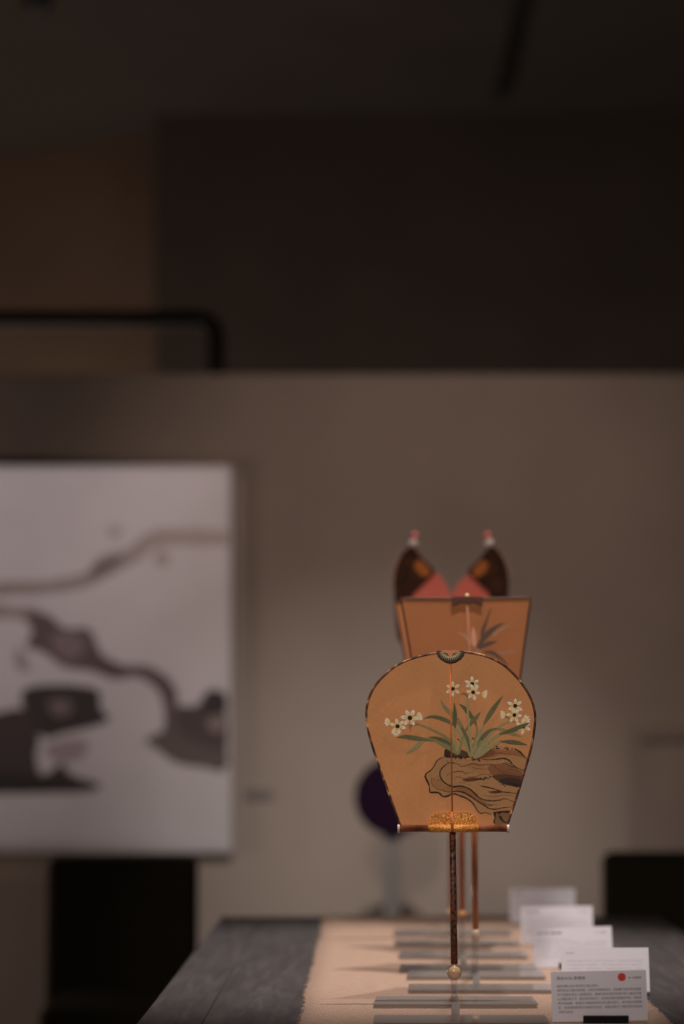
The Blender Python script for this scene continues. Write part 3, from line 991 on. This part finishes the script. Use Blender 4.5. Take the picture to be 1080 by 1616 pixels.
lf.stroke([R5(486, 404, 3), R5(474, 350, 14), R5(510, 322, 15), R5(590, 312, 12)], BR)
for p in (((330, 180, 2.5), (355, 168, 2.5), (385, 190, 2.5), (412, 224, 3)), ((760, 430, 2.5), (800, 470, 3), (860, 500, 3))):
    lf.stroke([R3(*q) for q in p], (140, 96, 58))
lf.stroke([R5(215, 262, 4), R5(330, 268, 4), R5(440, 285, 4), R5(560, 300, 4)], (140, 100, 62))
lf.stroke([R5(380, 325, 4), R5(460, 318, 4), R5(570, 310, 4)], (140, 100, 62))
lf.build('leaf_print', f1, M['print'])

def posy(*items):
    """One painted cluster of flowers."""
    p = Paint(Z1, 0.00105)
    for it in items:
        if it[0] == 'bud':
            p.bud(*it[1], it[2], it[3])
        else:
            p.flower(*it[1], it[2], 6, it[3])
    return p


posy(('bud', R3(540, 238), 0.25, 11.0), ('flower', R3(297, 200), 12.4, 0.5), ('flower', R3(462, 158), 12.4, 0.5), ('flower', R3(470, 230), 12.6, 0.2)).build('flower_print', f1, M['print'])
fl = posy(('bud', R3(752, 418), PI - 0.1, 11), ('bud', R3(895, 470), -0.4, 12), ('flower', R3(898, 522), 12.5, 0.55), ('flower', R3(828, 345), 12.8, 0.5), ('flower', R3(822, 424), 12.6, 0.1))
fl.stroke([R3(958, 488, 2), R3(882, 520, 17), R3(800, 555, 17)], DK)
fl.build('flower_print', f1, M['print'])
posy(('bud', R5(225, 280), PI - 0.1, 11.5), ('bud', R5(300, 390), PI / 2 + 0.4, 11), ('bud', R5(555, 228), -0.3, 12.5), ('flower', R5(313, 342), 13.2, 0.25), ('flower', R5(475, 232), 15.2, 0.05)).build('flower_print', f1, M['print'])

# embroidered clasp at the top
ck = [(689, 1028), (698, 1026.4), (711, 1026), (724, 1026.4), (733.5, 1028), (731.5, 1034), (727, 1039.2), (720, 1043.8), (711, 1046.5), (702, 1043.8), (695, 1039.2), (690.5, 1034)]
oc = MB().add(slab([(P(x, y, Z1).x, P(x, y, Z1).z) for x, y in ck], Z1 - 0.0042, Z1 + 0.003)).build('clasp', M['black_thread'], f1)
for i in range(15):
    an = PI * (0.06 + 0.88 * i / 14)
    u, w = math.cos(an), math.sin(an)
    r1 = min(20.5 / max(0.4, abs(u) * 0.97 + 0.02), 17.5) if w < 0.8 else 17.0
    lim = 0.86
    ex, ey = 711 + u * 20.5 * lim, 1027.5 + w * 17.5 * lim
    sx, sy = 711 + u * 9.5, 1028 + w * 7.0
    MB().add(tube([P(sx, sy, Z1) + Vector((0, -0.0045, 0)), P(ex, ey, Z1) + Vector((0, -0.0045, 0))], [0.55 * K1, 0.95 * K1], 6), True).build('gold_thread', M['gold'], oc)
MB().add(slab([(P(x, y, Z1).x, P(x, y, Z1).z) for x, y in [(694, 1027.2), (704, 1025.6), (711, 1026.2), (718, 1025.6), (728, 1027.2), (716, 1031.5), (711, 1037.5), (706, 1031.5)]], Z1 - 0.0052, Z1 - 0.0040)).build('copper_knot', M['copper'], oc)

# bar across the foot of the panel, brocade patch and sleeve, ivory ends
yb_ = Z1 - 0.0055
bz = lambda y: P(0, y, Z1).z
bx = lambda x: P(x, 0, Z1).x
br = MB().add(tube([(bx(631), yb_, bz(1307.3)), (bx(800), yb_, bz(1307.3))], 5.6 * K1, 20), True).build('cross_bar', M['bar_lacquer'], f1)
for a_, b_ in ((627.5, 631.0), (800.0, 803.5)):
    MB().add(tube([(bx(a_), yb_, bz(1307.3)), (bx(b_), yb_, bz(1307.3))], 6.6 * K1, 20), False).build('end_cap', M['ivory'], br)
pp = curve([(676, 1306), (677, 1296), (681, 1288), (690, 1283), (702, 1281.5), (729, 1281.5), (742, 1283), (750, 1288), (754, 1296), (755, 1306)], 4)
bp = MB().add(slab([(bx(x), bz(y)) for x, y in pp], Z1 - 0.0030, Z1 - 0.0004)).build('brocade_patch', M['brocade'], f1)
MB().add(tube([(bx(676), yb_, bz(1307.3)), (bx(755), yb_, bz(1307.3))], 6.1 * K1, 24), True).build('brocade_sleeve', M['brocade'], f1)
MB().add(tube([P(713, 1282, Z1) + Vector((0, -0.0034, 0)), P(714, 1300, Z1) + Vector((0, -0.0125, 0)), P(714, 1312, Z1) + Vector((0, -0.0105, 0))], 1.9 * K1, 8), True).build('binding_cord', M['rib'], f1)

# handle with its jade bead
hp = [P(714.5, 1311, Z1), P(716, 1420, Z1), P(717.2, 1521, Z1)]
MB().add(tube(hp, [5.0 * K1, 5.3 * K1, 5.6 * K1], 18), True).build('handle', M['speckled_bamboo'], f1)
cz = P(717.2, 1534, Z1)
rb = 12.2 * K1
prof = [(0.0045, -rb * 1.0), (rb * 0.55, -rb * 0.86)] + [(rb * math.cos(a), rb * math.sin(a)) for a in [math.radians(d) for d in (-45, -30, -15, 0, 15, 30, 45, 55)]] + [(rb * 0.5, rb * 0.95), (0.004, rb * 0.97)]
MB().add(lathe([(r_, cz.z + z_) for r_, z_ in prof], cz.x, cz.y, 28), True).build('bead', M['jade'], f1)

# ------------------------------------------------------------------ second fan: orchid, straight-sided
def straight_fan(Z, label, corners, hx0, hx1, ybar, yh, orchid):
    """corners: top left, top right, bottom right, bottom left in photo pixels."""
    K = Z / F
    t = thing('silk_fan', label, 'fan', (P(hx1, 0, Z).x, Z, P(0, yh + 14, Z).z), 'silk hand fans on the runner')
    tl, tr, brc, bl = corners
    mid = lambda p, q_, k, dx=0: (p[0] + (q_[0] - p[0]) * k + dx, p[1] + (q_[1] - p[1]) * k)
    ol = curve([bl, mid(bl, tl, 0.35, 2), mid(bl, tl, 0.7, 1.5), tl], 5)
    orr = curve([tr, mid(tr, brc, 0.3, -1.5), mid(tr, brc, 0.65, -2), brc], 5)
    top = curve([tl, mid(tl, tr, 0.25), mid(tl, tr, 0.5), mid(tl, tr, 0.75), tr], 4)[1:-1]
    ou = ol + [(x, y + 1.2 * math.sin(PI * (x - tl[0]) / (tr[0] - tl[0]))) for x, y in top] + orr
    MB().add(slab([(P(x, y, Z).x, P(x, y, Z).z) for x, y in ou], Z - 0.0003, Z + 0.0003)).build('silk_panel', M['silk_orange'], t)
    MB().add(tube([P(x, y, Z) for x, y in ou], 1.7 * K, 8), True).build('rim', M['rim_brown'], t)
    cx = (tl[0] + tr[0]) / 2 + 2
    MB().add(tube([P(cx, tl[1] + 2, Z) + Vector((0, -0.0015, 0)), P(hx0, ybar, Z) + Vector((0, -0.0015, 0))], 1.6 * K, 8), True).build('rib', M['rib_dull'], t)
    # bow-shaped clasp
    y0 = tl[1]
    MB().add(slab([(P(cx + x, y0 + y, Z).x, P(cx + x, y0 + y, Z).z) for x, y in ((-25, -1.5), (0, -2.5), (25, -1.5), (24, 12), (10, 6), (0, 8), (-10, 6), (-23, 12))], Z - 0.004, Z + 0.003)).build('clasp', M['rim_brown'], t)
    MB().add(sphere(P(cx, y0 - 4, Z), 3.2 * K, 12, 8)).build('clasp_bead', M['gold'], t)
    if orchid:
        o = Paint(Z)
        Q = lambda X, Y, w: (590 + X / 4, 830 + Y / 4, w / 4)
        dk, gr, pale = (54, 42, 32), (104, 74, 54), (128, 84, 62)
        for p, c_ in ((((520, 672, 2), (570, 690, 8), (604, 724, 14), (640, 760, 4)), (112, 80, 62)), (((628, 640, 3), (632, 700, 16), (640, 765, 5)), (132, 92, 74)),
                      (((880, 630, 2), (820, 645, 8), (750, 692, 10)), gr), (((900, 796, 2), (840, 800, 8), (770, 806, 3)), gr),
                      (((742, 515, 2), (712, 600, 8), (690, 660, 12), (680, 705, 4)), dk), (((826, 612, 2), (770, 640, 12), (710, 692, 18), (650, 772, 7)), dk),
                      (((778, 730, 2), (730, 742, 14), (676, 764, 12), (650, 774, 4)), dk), (((690, 796, 4), (740, 798, 12), (790, 826, 10), (850, 880, 2)), dk),
                      (((650, 772, 5), (660, 800, 8), (640, 900, 6), (650, 1000, 3)), gr)):
            o.stroke([Q(*q_) for q_ in p], c_)
        o.build('orchid_print', t, M['print'])
    yb2 = Z - 0.005
    zb2 = P(0, ybar, Z).z
    bar = MB().add(tube([(P(bl[0] - 6, 0, Z).x, yb2, zb2), (P(brc[0] + 6, 0, Z).x, yb2, zb2)], 4.8 * K, 16), True).build('cross_bar', M['bar_lacquer'], t)
    for a_, b_ in ((bl[0] - 9, bl[0] - 6), (brc[0] + 6, brc[0] + 9)):
        MB().add(tube([(P(a_, 0, Z).x, yb2, zb2), (P(b_, 0, Z).x, yb2, zb2)], 5.8 * K, 16)).build('end_cap', M['ivory'], bar)
    MB().add(tube([P(hx0, ybar, Z), P((hx0 + hx1) / 2, (ybar + yh) / 2, Z), P(hx1, yh, Z)], 4.6 * K, 16), True).build('handle', M['handle_orange'], t)
    return t, K


t2, K2 = straight_fan(4.19, 'orange silk hand fan with straight sides and a dark painted orchid', ((633, 944), (838, 943), (806, 1216), (676, 1216)), 747, 751, 1216, 1469, True)
cx = P(751, 0, 4.19).x
zc = lambda y: P(0, y, 4.19).z
MB().add(lathe([(4.6 * K2, zc(1486)), (6.2 * K2, zc(1480)), (5.6 * K2, zc(1474)), (5.2 * K2, zc(1467))], cx, 4.19, 20), True).build('ferrule', M['pale_cap'], t2)
t3, K3 = straight_fan(4.565, 'plain orange silk hand fan almost hidden behind the orchid fan', ((623.5, 951), (822, 951), (794, 1190), (663, 1190)), 727, 729.5, 1190, 1436, False)
MB().add(sphere(P(730, 1443, 4.565), 7.2 * K3, 18, 12), True).build('bead', M['amber'], t3)

# ------------------------------------------------------------------ fourth fan: dark wings with pearls on the tips
Z4 = 5.08
K4 = Z4 / F
t4 = thing('winged_fan', 'dark winged hand fan with red inner corners and pearls on its tips', 'fan', (P(713, 0, Z4).x, Z4, P(0, 1448, Z4).z))
px = lambda pts: [(P(x, y, Z4).x, P(x, y, Z4).z) for x, y in pts]
body = curve([(640, 946), (662, 925), (686, 903), (702, 918), (713, 938), (724, 920), (748, 903), (770, 925), (786, 946), (782, 1010), (760, 1090), (740, 1150), (713, 1160), (686, 1150), (664, 1090), (644, 1010)], 4, True)
MB().add(slab(px(body), Z4 - 0.0006, Z4 + 0.0006)).build('red_panel', M['silk_red'], t4)
for s in (-1, 1):
    mx_ = lambda pts: [(712.5 + s * (712.5 - x), y) if s > 0 else (x, y) for x, y in pts]
    wing = curve(mx_([(629, 1010), (624, 960), (622, 915), (629, 886), (640, 868), (652, 863), (660, 872), (672, 886), (686, 902), (676, 914), (662, 928), (650, 945), (646, 1010)]), 4, True)
    w_ = MB().add(slab(px(wing), Z4 - 0.006, Z4 - 0.001)).build('wing', M['wing'], t4)
    eye = curve(mx_([(655, 890), (663, 884), (673, 893), (680, 904), (672, 911), (662, 906), (656, 898)]), 4, True)
    MB().add(slab(px(eye), Z4 - 0.0075, Z4 - 0.0055)).build('wing_eye', M['wing_eye'], w_)
    fm_ = MB()
    for i in range(40):
        u = i / 39
        ex, ey = curve(mx_([(625, 925), (622, 905), (629, 884), (642, 866)]), 13)[min(39, i)]
        ln = random.uniform(2, 8) * math.sin(PI * (0.1 + 0.8 * u))
        an = -0.25 - 0.8 * u
        tip = (ex - math.cos(an) * ln * (1 if s < 0 else -1), ey + math.sin(an) * ln)
        a1, b1 = P(ex, ey, Z4 - 0.003), P(*tip, Z4 - 0.003)
        fm_.add(tube([a1, b1], [0.0011, 0.0004], 4, False))
    fm_.build('wing_fringe', M['fringe'], w_)
    tx = mx_([(653, 857)])[0]
    MB().add(sphere(P(*tx, Z4 - 0.003), 6.6 * K4, 16, 10), True).build('pearl', M['pearl'], t4)
    tx2 = mx_([(655, 845)])[0]
    MB().add(sphere(P(*tx2, Z4 - 0.003), 4.8 * K4, 16, 10), True).build('red_bead', M['red_bead'], t4)
MB().add(tube([P(713, 940, Z4) + Vector((0, -0.002, 0)), P(713, 1150, Z4) + Vector((0, -0.002, 0))], 2.0 * K4, 8), True).build('rib', M['rim_brown'], t4)
MB().add(tube([P(713, 1150, Z4), P(713, 1432, Z4)], 4.2 * K4, 14), True).build('handle', M['handle_orange'], t4)
MB().add(sphere(P(713, 1439, Z4), 6.6 * K4, 16, 10), True).build('bead', M['amber'], t4)

# ------------------------------------------------------------------ caption cards in their black holders
CW, CH = 0.1425, 0.073
CARDS = [  # centre px, distance, lean back, roll, extra lift, label
    (947.5, 3.535, 9, 1.2, 0.000, 'grey caption card with a red dot and small print, beside the narcissus fan'),
    (957, 3.93, 16, 0.3, 0.000, 'white caption card standing just behind the grey one with the red dot'),
    (906, 4.345, 15, 1.6, 0.000, 'white caption card with small print, second white one behind the grey card'),
    (880, 4.78, 13, 0.6, 0.006, 'white caption card, third white one behind the grey card'),
    (857, 5.30, 8, 0.2, 0.007, 'dim caption card at the far end of the runner'),
]
BODY = ['由匠师精心设计并纯手工独立制作。',
        '扇形取自三国时期官帽，并是竹作精刻结构，后是整竹条烘弯成框圈',
        '尺寸扇面与茶头上部绣而成，扇面中段夹骨采用湘竹宽1.0毫米并精',
        '心打磨的柔工竹，编织采用缂丝竹，本款采用香妃果雕成吊坠，扇面采',
        '用手绘绢绫，采用近代画家绘制的花鸟画作部分，其中部分用植物',
        '染，其余扇骨是用古竹编织包扣边，扇面流畅与下端采用手捻金线',
        '材质为金线。']
for i, (cxp, Z, lean, roll, lift, label) in enumerate(CARDS):
    CW = 0.1395 if i == 0 else 0.1425
    X = P(cxp, 0, Z).x
    z0 = TOP + 0.0005 + lift
    root = thing('caption_card', label, 'card', (X, Z, z0), 'caption cards along the runner')
    Mx = Matrix.Translation((X, Z, z0 + 0.0016)) @ Matrix.Rotation(math.radians(-roll), 4, 'Y') @ Matrix.Rotation(math.radians(-lean), 4, 'X')
    loc = Matrix.Translation((-X, -Z, -z0)) @ Mx
    v, f = box(-CW / 2, CW / 2, -0.0004, 0.0004, 0, CH)
    MB().add(([Mx @ Vector(p) for p in v], f)).build('sheet', M['grey_card'] if i == 0 else M['card'], root)
    face = loc @ Matrix.Translation((-CW / 2, -0.00055, CH)) @ Matrix.Rotation(PI / 2, 4, 'X')     # x right, y up, origin top left of the card
    u = CW / 150.0                           # one photo pixel on the first card
    def put(text, x, y, size, m, width=None):
        lettering(text, size * u, face @ Matrix.Translation((x * u, -y * u, 0)), m, root, 'lettering', width and width * u)
    if i == 0:
        put('缂丝水仙·官帽扇', 8.5, 12.6, 5.6, M['print_black'], 45)
        put('¥ 18880', 122, 13.2, 4.6, M['print_black'], 20)
        for k, line in enumerate(BODY):
            put(line, 8.6 + 0.3 * k, 24.4 + 6.75 * k, 4.3, M['print_grey'], [66, 132, 132, 132, 132, 132, 23][k])
        dm = MB()
        ctr = Mx @ Vector((-CW / 2 + 111.5 * u, -0.0005, CH - 10.5 * u))
        dv = [Mx @ Vector((-CW / 2 + (111.5 + 6.4 * math.cos(2 * PI * k / 32)) * u, -0.0005, CH - (10.5 - 6.4 * math.sin(2 * PI * k / 32)) * u)) for k in range(32)]
        dm.add(([tuple(p) for p in dv], [tuple(range(32))])).build('red_dot', M['print_red'], root)
    elif i == 1:
        put('官帽扇', 8, 11, 5, M['print_pale'])
        for k in range(3):
            put(BODY[1 + k], 9, 24 + 6.7 * k, 4.2, M['print_faint'], 130)
    else:
        put(['花鸟·团扇', '竹骨·绢扇', '彩翼·扇'][i - 2], 8.5, 12.6, 5.6, M['print_grey'], [46, 30, 22][i - 2])
        put('¥ 16800', 122, 13.0, 4.2, M['print_grey'], 18)
        for k, line in enumerate(BODY[:6]):
            put(line, 8.6, 24.4 + 6.75 * k, 4.2, M['print_pale'], [66, 130, 130, 130, 130, 70][k])
    # holder: a slotted black block
    h = thing('card_holder', 'small black block holding the ' + ['grey caption card with the red dot', 'first white caption card', 'second white caption card', 'third white caption card', 'dim caption card at the far end'][i], 'card holder', (X, Z, TOP), 'black card holders')
    hx = X + (0.008 if i == 0 else (0.006 if i == 2 else 0.0))
    hw_ = 0.033
    hh = 0.0105 + lift
    hm = MB()
    hm.add(box(hx - hw_, hx + hw_, Z - 0.0075, Z - 0.0013 if i == 0 else Z - 0.0015, TOP, TOP + hh, 0.0006))
    hm.build('front_jaw', M['black_plastic'], h)
    MB().add(box(hx - hw_, hx + hw_, Z + 0.0070, Z + 0.0120, TOP, TOP + hh, 0.0006)).build('back_jaw', M['black_plastic'], h)
    MB().add(box(hx - hw_, hx + hw_, Z - 0.0014, Z + 0.0070, TOP, TOP + 0.0004 + lift)).build('slot_floor', M['black_plastic'], h)
